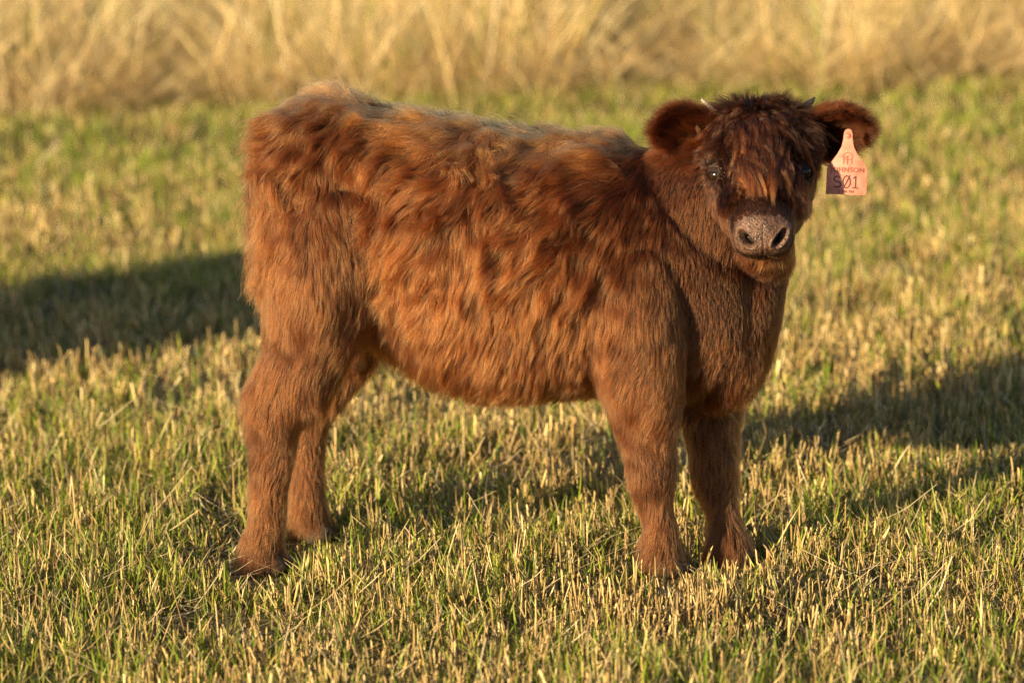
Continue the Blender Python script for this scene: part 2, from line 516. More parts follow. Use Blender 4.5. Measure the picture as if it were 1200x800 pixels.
HN = limb('hind', [(395, 235, -.08, .115, .085), (382, 300, -.125, .105, .092), (370, 360, -.14, .088, .08), (360, 405, -.14, .074, .058), (344, 444, -.145, .069, .046),
                   (322, 478, -.15, .057, .040), (319, 515, -.15, .042, .034), (316, 565, -.15, .033, .028), (312, 612, -.15, .031, .029), (307, 636, -.15, .034, .032), (310, 652, -.15, .036, .034)])
HF = limb('hind', [(400, 260, .07, .12, .07), (405, 330, .10, .11, .07), (402, 390, .105, .075, .055), (388, 430, .105, .058, .042),
                   (368, 465, .10, .052, .036), (362, 500, .10, .036, .029), (360, 545, .10, .030, .026), (360, 580, .10, .033, .029), (361, 597, .10, .034, .031), (364, 612, .10, .034, .033)])
FN = limb('fore', [(735, 300, -.105, .10, .08), (745, 370, -.135, .097, .078), (750, 425, -.13, .085, .064), (756, 480, -.12, .060, .050), (760, 525, -.115, .045, .040),
                   (763, 556, -.11, .042, .039), (767, 586, -.11, .029, .027), (773, 612, -.11, .027, .026), (773, 636, -.11, .033, .031), (773, 652, -.11, .037, .035)])
FF = limb('fore', [(815, 330, .07, .10, .07), (822, 400, .07, .09, .065), (829, 450, .055, .068, .052), (834, 500, .035, .048, .042), (836, 540, .025, .042, .037),
                   (839, 568, .02, .038, .036), (846, 596, .01, .028, .026), (849, 614, .005, .028, .027), (852, 630, .0, .033, .031), (854, 642, .0, .037, .035)])
print('feet z', HN[-1][:3], HF[-1][:3], FN[-1][:3], FF[-1][:3])
# tail against the rump
limb('tail', [(345, 142, 0, .03, .03), (333, 158, 0, .028, .028), (327, 200, 0, .024, .024), (326, 260, 0, .02, .02), (327, 330, 0, .018, .018), (330, 390, 0, .014, .014)])

# head frame
H = S(889, 137, -0.04)
Hw = O + H[0] * E1 + H[1] * E2 + H[2] * E3
PSI = R(30.0)
HS = 0.84            # the calf's short face
c = CAM - Hw; c[2] = 0; c = nrm(c)
YAW = R(1.5)
c = np.array([c[0] * math.cos(YAW) - c[1] * math.sin(YAW), c[0] * math.sin(YAW) + c[1] * math.cos(YAW), 0])
fw = math.cos(PSI) * c - math.sin(PSI) * E3
lw = nrm(np.cross(E3, -c)) * -1.0            # towards the right of the picture
if lw[0] < 0: lw = -lw
nw = nrm(np.cross(lw, fw))
if nw[2] < 0: nw = -nw
Mh = np.array([[v @ E1, v @ E2, v @ E3] for v in (fw, lw, nw)])     # rows: head axes in calf space
def hp(s, l, n):
    return H + s * HS * Mh[0] + l * Mh[1] + n * Mh[2]
def to_head(P):
    return (P - H) @ Mh.T / np.array([HS, 1, 1])

# neck: from the shoulders up to the back of the head
NECK = np.array([(*S(745, 285, 0), .165, .125), (*S(800, 262, 0), .155, .125), (*S(842, 235, -.005), .135, .115), (*(hp(.05, 0, -.14)), .105, .092), (*(hp(.09, 0, -.09)), .08, .08)])
nk = resample(NECK, 20)
pieces.append(loft(nk[:, :3], nk[:, 3], nk[:, 4], np.array([0.3, 0, 1.0]), 24))
for i in range(19):
    segs.append(('neck', nk[i, :3], nk[i + 1, :3], nk[i, 4], nk[i + 1, 4]))
# throat and brisket
br = resample(np.array([(*hp(.16, 0, -.16), .055, .05), (*S(878, 300, 0), .075, .07), (*S(858, 360, 0), .092, .09), (*S(838, 420, 0), .088, .085), (*S(820, 452, 0), .06, .06)]), 14)
pieces.append(loft(br[:, :3], br[:, 3], br[:, 4], np.array([1.0, 0, 0.3]), 20))
for i in range(13):
    segs.append(('chest', br[i, :3], br[i + 1, :3], br[i, 4], br[i + 1, 4]))

# head: s along the face, centre offset n, half width, half depth
HEAD = [(-.03, -.058, .06, .04), (-.008, -.058, .088, .064), (.03, -.06, .097, .083), (.07, -.064, .099, .092), (.115, -.068, .1, .093), (.155, -.07, .093, .088), (.2, -.07, .079, .078),
        (.245, -.066, .067, .067), (.285, -.064, .060, .058), (.32, -.066, .058, .051), (.343, -.07, .053, .042), (.358, -.074, .044, .031), (.367, -.078, .028, .017)]
hd = resample(np.array([(*hp(s, 0, n), h, w) for s, n, w, h in HEAD]), 46)
pieces.append(loft(hd[:, :3], hd[:, 3], hd[:, 4], Mh[2], 28, 2.3))
for i in range(45):
    segs.append(('head', hd[i, :3], hd[i + 1, :3], hd[i, 4], hd[i + 1, 4]))
# jaw and chin
jw = resample(np.array([(*hp(.10, 0, -.13), .06, .07), (*hp(.18, 0, -.135), .045, .055), (*hp(.25, 0, -.114), .030, .042), (*hp(.305, 0, -.103), .022, .034), (*hp(.332, 0, -.100), .014, .026)]), 12)
pieces.append(loft(jw[:, :3], jw[:, 3], jw[:, 4], Mh[2], 18))
# brow ridges and nostril wings
def blob(cn, r, n=12):
    V = []
    for i in range(n + 1):
        a = math.pi * i / n
        V.append([math.cos(a)])
    p = np.array([np.asarray(cn) + np.array([math.cos(math.pi * i / n) * r, 0, 0]) for i in range(n + 1)])
    rr = np.array([max(r * math.sin(math.pi * i / n), r * .05) for i in range(n + 1)])
    return loft(p, rr, rr, np.array([0, 0, 1.0]), 12, 2.0)
for sg in (-1, 1):
    pieces.append(blob(hp(.118, sg * .076, -.032), .030))
    pieces.append(blob(hp(.328, sg * .034, -.049), .022))
    pieces.append(blob(hp(.16, sg * .052, -.09), .04))

# ears: cupped leaves
EARS = []
def ear(base, tip, sag, openv, wmax):
    m = 12
    t = np.linspace(0, 1, m)
    axis = nrm(tip - base); ov = nrm(openv - axis * (openv @ axis)); b = np.cross(axis, ov)
    V = []; Fc = []
    na = 9
    for i in range(m):
        w = wmax * (0.42 + 0.58 * math.sin(math.pi * min(1.0, (t[i] * 0.82 + 0.12)) ** 0.9)) * (1 if t[i] < .8 else math.sqrt(max(.08, 1 - ((t[i] - .8) / .2) ** 2)))
        cc = base + (tip - base) * t[i] + sag * math.sin(math.pi * t[i])
        cup = w * (1.0 - 0.45 * t[i])
        th = .015
        ph = np.linspace(-1.25, 1.25, na)
        for f in ph: V.append(cc + b * w * math.sin(f) / math.sin(1.25) - ov * (cup * math.cos(f) - cup * .3))
        for f in ph[::-1]: V.append(cc + b * w * .9 * math.sin(f) / math.sin(1.25) - ov * (cup * math.cos(f) - cup * .3 - th))
    q = na * 2
    for i in range(m - 1):
        for j in range(q):
            Fc.append((i * q + j, i * q + (j + 1) % q, (i + 1) * q + (j + 1) % q, (i + 1) * q + j))
    Fc.append(tuple(range(q))[::-1]); Fc.append(tuple((m - 1) * q + j for j in range(q)))
    pieces.append((np.array(V), Fc))
    segs.append(('ear', base + axis * .02, tip, wmax * .75, wmax * .7))
    EARS.append((base, tip, axis, b, ov))
camdir = to_local(CAM) - H; camdir = nrm(camdir)
rightv = np.array([CR @ E1, CR @ E2, CR @ E3]); upv = np.array([CU @ E1, CU @ E2, CU @ E3])
def hpx(px, py, depth):
    """point of the head at a pixel, depth metres nearer the camera than the poll"""
    d = ray(px, py); d = d / (d @ F0)
    t = (Hw - CAM) @ F0 - depth
    return to_local(CAM + d * t)
ear(hpx(836, 166, -.02), hpx(768, 146, .0), np.array([0, 0, .006]), camdir * 1.0 + rightv * .1 - upv * .25, .046)
ear(hpx(942, 170, -.02), hpx(1018, 143, .035), np.array([0, 0, .008]), camdir * 1.0 - upv * .6, .048)

# ---- join, voxel-remesh into one continuous skin, smooth
bm_v = []; bm_f = []; off = 0
for v, f in pieces:
    bm_v.extend(v.tolist()); bm_f.extend([tuple(i + off for i in q) for q in f]); off += len(v)
tmp = bpy.data.meshes.new('tmp_body'); tmp.from_pydata(bm_v, [], bm_f); tmp.update()
bmt = bmesh.new(); bmt.from_mesh(tmp); bmesh.ops.recalc_face_normals(bmt, faces=bmt.faces); bmt.to_mesh(tmp); bmt.free()
to = bpy.data.objects.new('tmp_body', tmp); C.objects.link(to)
rm = to.modifiers.new('r', 'REMESH'); rm.mode = 'VOXEL'; rm.voxel_size = 0.0045
sm = to.modifiers.new('s', 'SMOOTH'); sm.factor = 0.5; sm.iterations = 14
dg = bpy.context.evaluated_depsgraph_get()
body_me = bpy.data.meshes.new_from_object(to.evaluated_get(dg))
bpy.data.objects.remove(to); bpy.data.meshes.remove(tmp)
body_me.name = 'calf_body'
# finer faces on the muzzle
bmt = bmesh.new(); bmt.from_mesh(body_me)
bmt.verts.ensure_lookup_table()
co = np.array([v.co[:] for v in bmt.verts]); hc = to_head(co)
near = (hc[:, 0] > .27) & (np.abs(hc[:, 1]) < .09) & (hc[:, 2] > -.17) & (hc[:, 2] < .06) & (hc[:, 0] < .42)
ed = [e for e in bmt.edges if near[e.verts[0].index] and near[e.verts[1].index]]
bmesh.ops.subdivide_edges(bmt, edges=ed, cuts=2, use_grid_fill=True)
bmesh.ops.triangulate(bmt, faces=bmt.faces)
bmt.to_mesh(body_me); bmt.free()
nv = len(body_me.vertices)
P = np.zeros(nv * 3); body_me.vertices.foreach_get('co', P); P = P.reshape(-1, 3)
hc = to_head(P)
muz = sstep(.285, .305, hc[:, 0] + .25 * np.maximum(0, -.05 - hc[:, 2]) * 0) * (np.abs(hc[:, 1]) < .1) * (hc[:, 0] < .42) * (hc[:, 2] > -.2)
# nostrils, philtrum, mouth line
VN = np.zeros(nv * 3); body_me.vertices.foreach_get('normal', VN); VN = VN.reshape(-1, 3)
dark = np.zeros(nv)
onpad = sstep(.29, .31, hc[:, 0]) * (hc[:, 0] < .42)
for sg in (-1, 1):
    dl = hc[:, 1] * sg - .031; dn = hc[:, 2] + .046
    a = R(35)
    u = dl * math.cos(a) + dn * math.sin(a); v = -dl * math.sin(a) + dn * math.cos(a)
    q = (u / .0130) ** 2 + (v / .0078) ** 2
    g = 1 / (1 + q ** 3) * onpad
    P -= VN * (g * .020)[:, None]
    rim = np.exp(-((np.sqrt(q) - 1.45) / .28) ** 2) * onpad
    P += VN * (rim * .0025)[:, None]
    dark = np.maximum(dark, sstep(.35, .8, g))
ph = np.exp(-(hc[:, 1] / .0022) ** 2) * onpad * sstep(-.085, -.075, hc[:, 2]) * sstep(-.02, -.04, hc[:, 2])
P -= VN * (ph * .0018)[:, None]
mline = -.090 - 18.0 * hc[:, 1] ** 2
mo = np.exp(-((hc[:, 2] - mline) / .0035) ** 2) * sstep(.24, .28, hc[:, 0]) * (hc[:, 0] < .42) * (np.abs(hc[:, 1]) < .07)
P -= VN * (mo * .006)[:, None]
dark = np.maximum(dark, mo * .9)
body_me.vertices.foreach_set('co', P.astype(np.float32).ravel()); body_me.update()
body_me.polygons.foreach_set('use_smooth', np.ones(len(body_me.polygons), bool))

# nearest region of each vertex
names = ['torso', 'hind', 'fore', 'tail', 'neck', 'chest', 'head', 'ear']
best = np.full(nv, 9.0); reg = np.zeros(nv, int)
for nm, a, b, ra, rb in segs:
    ab = b - a; L2 = max(ab @ ab, 1e-9)
    lo = np.minimum(a, b) - .3; hi = np.maximum(a, b) + .3
    t = np.clip(((P - a) @ ab) / L2, 0, 1)
    d = np.linalg.norm(P - (a + t[:, None] * ab), axis=1) - (ra + (rb - ra) * t)
    if nm == 'ear': d = d - .012
    k = d < best
    best[k] = d[k]; reg[k] = names.index(nm)
onehot = {nm: (reg == i).astype(float) for i, nm in enumerate(names)}
# soft region weights: blur over the mesh edges
E = np.zeros(len(body_me.edges) * 2, np.int64); body_me.edges.foreach_get('vertices', E); E = E.reshape(-1, 2)
deg = np.bincount(E.ravel(), minlength=nv).astype(float) + 1
Wt = np.stack([onehot[nm] for nm in names], 1)
xs_n0, xs_n1 = S(680, 300)[0], S(800, 300)[0]
tn = Wt[:, 0] * sstep(xs_n0, xs_n1, P[:, 0] + .05 * vnoise(P, 7, 15) - .25 * (P[:, 2] - .55))
lowc = sstep(.52, .40, P[:, 2])
Wt[:, 4] += tn * (1 - lowc); Wt[:, 5] += tn * lowc; Wt[:, 0] -= tn
def blur(W, its, cols):
    for it in range(its):
        for j in cols:
            c = W[:, j]
            W[:, j] = (c + np.bincount(E[:, 0], c[E[:, 1]], nv) + np.bincount(E[:, 1], c[E[:, 0]], nv)) / deg
    return W
Wt = blur(Wt, 70, (0, 1, 2, 3, 4, 5))
Wt[:, :6] *= (1 - onehot['head'] - onehot['ear'])[:, None]
Wt = blur(Wt, 14, range(8))
Wt /= np.maximum(Wt.sum(1, keepdims=True), 1e-6)

skin = np.tile(np.array([0.022, 0.008, 0.004]), (nv, 1))
hs_ = sstep(.292, .312, hc[:, 0] + .018 * vnoise(P, 60, 5) * 0.5) * (hc[:, 0] < .42) * sstep(-.006, .001, hc[:, 2] - mline) * (Wt[:, 6] > .3) * sstep(.15, .45, VN @ nrm(Mh[0] * .75 + Mh[2] * .6))
pad = np.array([0.155, 0.083, 0.057])
mott = (0.5 + 0.5 * vnoise(P, 45, 8))[:, None]
mot2 = (0.5 + 0.5 * vnoise(P, 160, 9))[:, None]
padc = pad * (0.32 + 0.6 * mott + 0.55 * mot2 ** 2)
skin = skin * (1 - hs_[:, None]) + padc * hs_[:, None]
upper = np.exp(-((hc[:, 0] - .318) / .010) ** 2) * np.exp(-(hc[:, 1] / .022) ** 2) * sstep(-.05, -.03, hc[:, 2])
skin *= (1 - .6 * upper[:, None])
skin = skin * (1 - dark[:, None] * .93)
col_attr(body_me, 'col', skin)
print('body verts', nv)

calf = bpy.data.objects.new('calf', None); C.objects.link(calf)
calf.location = O; calf.rotation_euler = (0, 0, -TH)
calf.empty_display_size = 0.3
tag(calf, 'shaggy reddish brown calf standing side on in the stubble with its face turned round', 'calf', 'shaggy brown calves on the stubble field')
body = link('body', body_me, M_SKIN, calf)

# ------------------------------------------------------------------ eyes, eyelids, horns, hooves
def mesh_from(name, parts, smooth=True):
    V = []; Fc = []; o = 0
    for v, f in parts:
        V.extend(np.asarray(v).tolist()); Fc.extend([tuple(i + o for i in q) for q in f]); o += len(v)
    me = bpy.data.meshes.new(name); me.from_pydata(V, [], Fc); me.update()
    b_ = bmesh.new(); b_.from_mesh(me); bmesh.ops.recalc_face_normals(b_, faces=b_.faces); b_.to_mesh(me); b_.free()
    me.polygons.foreach_set('use_smooth', np.full(len(me.polygons), smooth))
    return me

EYES = []
for sg in (-1, 1):
    # place the eyeball just under the skin at the side of the brow
    target = hp(.156, sg * .085, 0.0)
    k = np.argmin(((hc[:, 0] - .156) ** 2 + (hc[:, 1] - sg * .087) ** 2 * 2) + (hc[:, 2] < -.075) * 1.0)
    ec = P[k] - VN[k] * .0120
    EYES.append((ec, VN[k]))
    out = nrm(VN[k] * .6 + camdir * .6 + Mh[1] * sg * .15)
    sx = nrm(np.cross(upv, out)); sy = np.cross(out, sx)
    r = .0195
    nlat, nlon = 14, 24
    V = []
    for i in range(nlat + 1):
        a = math.pi * i / nlat
        for j in range(nlon):
            b_ = 2 * math.pi * j / nlon
            V.append(ec + r * (out * math.cos(a) + math.sin(a) * (sx * math.cos(b_) + sy * math.sin(b_))))
    Fc = [(i * nlon + j, i * nlon + (j + 1) % nlon, (i + 1) * nlon + (j + 1) % nlon, (i + 1) * nlon + j) for i in range(nlat) for j in range(nlon)]
    eye = link('eye', mesh_from('eye', [(np.array(V), Fc)]), M_EYE, calf)
    V = []; rings = 5
    for i in range(rings):
        q = i / (rings - 1)
        for j in range(nlon):
            b_ = 2 * math.pi * j / nlon
            aw, ah = .0140 + .009 * q, (.0082 if math.sin(b_) > 0 else .0090) + .012 * q
            w = np.array([math.cos(b_) * aw, math.sin(b_) * ah])
            rad = math.hypot(*w)
            zz = math.sqrt(max((r + .0016 + .001 * math.sin(q * 3.14)) ** 2 - rad ** 2, 0)) - .004 * q
            V.append(ec + sx * w[0] + sy * w[1] + out * zz)
    Fc = [(i * nlon + j, i * nlon + (j + 1) % nlon, (i + 1) * nlon + (j + 1) % nlon, (i + 1) * nlon + j) for i in range(rings - 1) for j in range(nlon)]
    link('eyelid', mesh_from('eyelid', [(np.array(V), Fc)]), M_LID, eye)

hb = [(hpx(843, 136, -.01), hpx(822, 116, .0), M_HORN_PALE, .0095), (hpx(932, 133, -.01), hpx(955, 114, -.005), M_HORN_DARK, .010)]
for a, b, m, r in hb:
    t = np.linspace(0, 1, 9)
    path = a + (b - a) * t[:, None] + upv * (0.004 * np.sin(t * math.pi))[:, None] * -1
    rr = r * np.sqrt(np.maximum(1 - t ** 1.6, .015)) * (1 + .04 * np.sin(t * 40))
    link('horn', mesh_from('horn', [loft(path, rr, rr, upv, 14, 2)]), m, calf)

for k in (HN, HF, FN, FF):
    foot = k[-1][:3]
    g = float(hgt(*(np.array([(O + foot[0] * E1 + foot[1] * E2)[:2]]).T))[0])
    parts = []
    for sg in (-1, 1):
        top = np.array([foot[0] - .004, foot[1] + sg * .016, max(foot[2], g + .03)])
        toe = np.array([foot[0] + .026, foot[1] + sg * .019, g + .001])
        path = np.array([top + (toe - top) * q for q in np.linspace(0, 1, 5)])
        path[:, 2] = np.linspace(top[2] + .012, g - .004, 5)
        up = np.array([1.0, 0, 0])
        parts.append(loft(path, np.linspace(.026, .036, 5), np.linspace(.0145, .018, 5), up, 14, 2.6))
    link('hoof', mesh_from('hoof', parts), M_HOOF, calf)

# ------------------------------------------------------------------ coat
tri = np.zeros(len(body_me.polygons) * 3, np.int64); body_me.polygons.foreach_get('vertices', tri); tri = tri.reshape(-1, 3)
VN = np.zeros(nv * 3); body_me.vertices.foreach_get('normal', VN); VN = VN.reshape(-1, 3)

def fields(p, n, w, h):
    """direction, length, lift, curl, clump, colours at surface points (calf space)"""
    m = len(p)
    torso, hind, fore, tail, neck, chest, head, earw = w.T
    leg = hind + fore
    sgn = np.where(p[:, 1] >= 0, 1.0, -1.0)
    top = sstep(.35, .9, n[:, 2])
    x, z = p[:, 0], p[:, 2]
    xr = sstep(-.1, -.42, x)                     # towards the rump
    # --- torso: back and down, tousled
    d = np.stack([-.55 + .25 * vnoise(p, 6, 71), .0 * x, -1.0 + .2 * vnoise(p, 5, 72)], -1)
    d = d * (1 - top)[:, None] + np.stack([-.9 + 0 * x, sgn * .55, -.15 + 0 * x], -1) * top[:, None]
    upper = sstep(.48, .66, z)
    swirl = vnoise3(p, 9, 31) * (.28 + .62 * upper)[:, None] + vnoise3(p, 22, 35) * (.15 + .35 * upper)[:, None]
    dT = d + swirl
    LT = (.070 - .022 * sstep(.45, .36, z)) + .028 * upper + .014 * vnoise(p, 12, 44) - .012 * sstep(-.36, -.46, x)
    # --- neck and chest
    dN = np.stack([-.35 + 0 * x, 0 * x, -1 + 0 * x], -1) + vnoise3(p, 9, 51) * .22
    dC = np.stack([-.1 + 0 * x, sgn * .1, -1 + 0 * x], -1) + vnoise3(p, 10, 53) * .45 + vnoise3(p, 26, 54) * .25
    # --- legs
    dL = np.stack([-.15 + 0 * x, sgn * .12, -1 + 0 * x], -1) + vnoise3(p, 12, 57) * .4 + vnoise3(p, 30, 58) * .22
    low = sstep(.16, .06, z)
    LL = .027 + .017 * sstep(.11, .05, z) + .016 * sstep(.20, .32, z) + .011 * vnoise(p, 16, 46) + .010 * hind * sstep(.28, .42, z)
    # --- head: whorl on the forehead
    s, l, k = h[:, 0], h[:, 1], h[:, 2]
    rs, rl = s - .178, l - .002
    rr = np.sqrt(rs ** 2 + rl ** 2) + 1e-6
    rad = (rs / rr)[:, None] * Mh[0] + (rl / rr)[:, None] * Mh[1]
    eyed = np.full(m, 9.0); eyev = np.zeros((m, 3))
    for ec, en in EYES:
        q = p - ec; dd = np.linalg.norm(q, axis=1); kk = dd < eyed
        eyed[kk] = dd[kk]; eyev[kk] = q[kk] / dd[kk][:, None]
    eyec = sstep(.068, .034, eyed)
    front = sstep(-.075, -.03, k)
    down = -np.array([0, 0, 1.0])
    mid = sstep(.03, .0, np.abs(l) - .032)
    lock = front * sstep(.27, .225, s) * sstep(-.02, .03, s)          # the forelock's roots
    bang = lock * mid * sstep(.06, .12, s)
    crown = lock * (1 - bang)
    out_l = np.clip(l / .07, -1, 1)
    conv = -np.clip(l / .03, -1, 1) * sstep(.05, .12, s) * mid * .45
    dF = Mh[0] * (1.1 - .5 * (1 - mid))[:, None] + Mh[1] * (out_l * (1 - mid) * .6 + conv)[:, None]
    dF = dF + vnoise3(p, 16, 60) * .45 + vnoise3(p, 42, 62) * (.25 + .45 * lock)[:, None]
    dB = (Mh[0] * .35 + Mh[1] * np.clip(l / .05, -1, 1)[:, None] * .15 + down * .55 + nrm(-Mh[0] - Mh[2]) * .15) + vnoise3(p, 20, 61) * .22
    dH = dF * front[:, None] + dB * (1 - front)[:, None]
    dH = dH + eyec[:, None] * (eyev * 1.6 + np.array([0, 0, -.2]))
    poll = sstep(.03, -.01, s) * sstep(-.14, -.05, k)
    dH = dH * (1 - .7 * poll[:, None]) + poll[:, None] * (np.array([0, 0, .75]) + Mh[1] * (np.clip(l / .05, -1, 1) * .8)[:, None] + vnoise3(p, 35, 64) * .9)
    mz = sstep(.2, .29, s)
    cheek = (1 - front) * (1 - mz)
    LH = .014 + .012 * cheek + .026 * bang + .034 * crown + .040 * poll - .007 * mz
    LH = LH * (1 - .74 * eyec) * (1 + .3 * vnoise(p, 40, 67))
    chin = sstep(.25, .3, s) * sstep(-.10, -.12, k)
    LH = LH + chin * .004
    dH = dH + chin[:, None] * (down * .5)
    # --- ears
    dE = np.zeros((m, 3))
    e_in = np.zeros(m)
    dist = np.full(m, 9.0)
    for (b0, t0, ax, bb, ov) in EARS:
        q = p - b0
        la = q @ ax; lb = q @ bb
        dd = np.linalg.norm(q - np.clip(la, 0, .12)[:, None] * ax, axis=1)
        kk = dd < dist
        dist[kk] = dd[kk]
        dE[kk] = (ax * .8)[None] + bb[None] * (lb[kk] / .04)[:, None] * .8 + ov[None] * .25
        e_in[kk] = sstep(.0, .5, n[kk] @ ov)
    dE = dE + vnoise3(p, 25, 65) * .35
    LE = .032 + .004 * vnoise(p, 30, 66)
    dt = np.stack([-.3 + 0 * x, 0 * x, -1 + 0 * x], -1)
    d = dT * torso[:, None] + dL * leg[:, None] + dt * tail[:, None] + dN * neck[:, None] + dC * chest[:, None] + dH * head[:, None] + dE * earw[:, None]
    L = LT * torso + LL * leg + .03 * tail + (.022 + .005 * vnoise(p, 10, 45)) * neck + .046 * chest + LH * head + LE * earw
    lift = .55 * torso + .12 * torso * upper + .38 * leg + .4 * tail + .36 * neck + .42 * chest + (.32 - .12 * mz + .34 * crown + .55 * poll + .12 * bang) * head + .45 * earw
    clump = .74 * torso + .4 * leg + .5 * tail + .2 * neck + .42 * chest + (.35 + .45 * bang + .3 * crown) * head + .5 * earw
    curl = (.018 * upper + .006) * torso + .009 * leg + .005 * neck + .011 * chest + (.001 + .003 * crown) * head
    grav = .5 * torso + .25 * leg + .25 * neck + .35 * chest + (.04 * (1 - lock)) * head + .05 * earw
    # --- colour: root and tip
    base = np.array([.060, .0158, .0031])
    cT = base * (1 + .12 * vnoise(p, 8, 81) + .14 * vnoise(p, 25, 82))[:, None]
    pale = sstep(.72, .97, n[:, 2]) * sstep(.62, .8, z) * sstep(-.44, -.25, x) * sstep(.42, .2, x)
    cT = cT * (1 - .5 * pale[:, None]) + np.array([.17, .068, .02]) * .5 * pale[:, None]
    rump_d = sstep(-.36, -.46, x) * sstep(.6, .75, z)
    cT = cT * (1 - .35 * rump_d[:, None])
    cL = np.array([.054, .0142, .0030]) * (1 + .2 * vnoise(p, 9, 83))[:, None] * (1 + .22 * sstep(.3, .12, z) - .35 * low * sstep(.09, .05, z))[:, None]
    cN = np.array([.048, .0106, .0017]) * (1 + .2 * vnoise(p, 9, 84))[:, None]
    cC = np.array([.055, .0130, .0022]) * (1 + .2 * vnoise(p, 9, 85))[:, None]
    cH = np.array([.034, .0086, .0018]) * (1 + .25 * vnoise(p, 14, 86))[:, None]
    cH = cH * (1 + .35 * (bang * sstep(-.06, .02, rs)) + 1.2 * sstep(.25, .3, s) * sstep(-.095, -.115, k) - .25 * crown - .2 * poll + .45 * cheek * sstep(.05, .16, s))[:, None]
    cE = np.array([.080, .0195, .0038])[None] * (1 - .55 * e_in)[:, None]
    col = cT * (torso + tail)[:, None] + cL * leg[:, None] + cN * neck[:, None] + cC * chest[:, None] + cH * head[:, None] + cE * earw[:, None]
    tipg = 2.9 * (torso + tail) + 2.4 * leg + 1.9 * neck + 2.4 * chest + (1.35 + 1.2 * bang + .2 * crown) * head + 2.2 * earw  # tips lighter than roots; the ears' gain also paints in their rim light
    return nrm(d), L, lift, clump, curl, grav, col, tipg

NP = 8
def grow(p, n, d, L, lift, curl, grav, seed):
    """hair curves as (m, NP, 3)"""
    m = len(p)
    d = nrm(d - n * np.sum(d * n, 1)[:, None])
    out = np.zeros((m, NP, 3)); out[:, 0] = p
    cur = p.copy()
    st = L / (NP - 1)
    for k in range(1, NP):
        t = (k - .5) / (NP - 1)
        li = lift * (1.35 - 1.15 * t)
        v = d * np.cos(li)[:, None] + n * np.sin(li)[:, None]
        v = nrm(v + np.array([0, 0, -1.0]) * (grav * t * 1.3)[:, None])
        w = vnoise3(cur, 38, seed) * (curl * 55)[:, None] * t
        v = nrm(v + w)
        cur = cur + v * st[:, None]
        out[:, k] = cur
    return out

a_, b_, c_ = P[tri[:, 0]], P[tri[:, 1]], P[tri[:, 2]]
area = .5 * np.linalg.norm(np.cross(b_ - a_, c_ - a_), axis=1)
Wf = Wt[tri].mean(1)
hcf = to_head((a_ + b_ + c_) / 3)
dens = Wf @ np.array([1.0, 1.15, 1.15, .8, 1.25, 1.1, 2.6, 2.4])
bald = hs_[tri].mean(1)
dens *= (1 - sstep(.25, .7, bald) * sstep(.305, .325, hcf[:, 0]) * .98)
cen = (a_ + b_ + c_) / 3
for ec, en in EYES:
    dens *= sstep(.0215, .026, np.linalg.norm(cen - ec, axis=1))
dens *= sstep(.015, .03, cen[:, 2])
facing = (VN[tri].mean(1) @ nrm(to_local(CAM) - np.array([0, 0, .5])))
dens *= .55 + .45 * sstep(-.35, .0, facing)
def sample(N, seed):
    g = np.random.default_rng(seed)
    pr = area * dens; cdf = np.cumsum(pr); cdf /= cdf[-1]
    f = np.searchsorted(cdf, g.uniform(0, 1, N)); f = np.minimum(f, len(tri) - 1)
    r1 = np.sqrt(g.uniform(0, 1, N)); r2 = g.uniform(0, 1, N)
    bc = np.stack([1 - r1, r1 * (1 - r2), r1 * r2], -1)
    T = tri[f]
    mix = lambda A: np.einsum('ij,ijk->ik', bc, A[T])
    return mix(P), nrm(mix(VN)), mix(Wt)

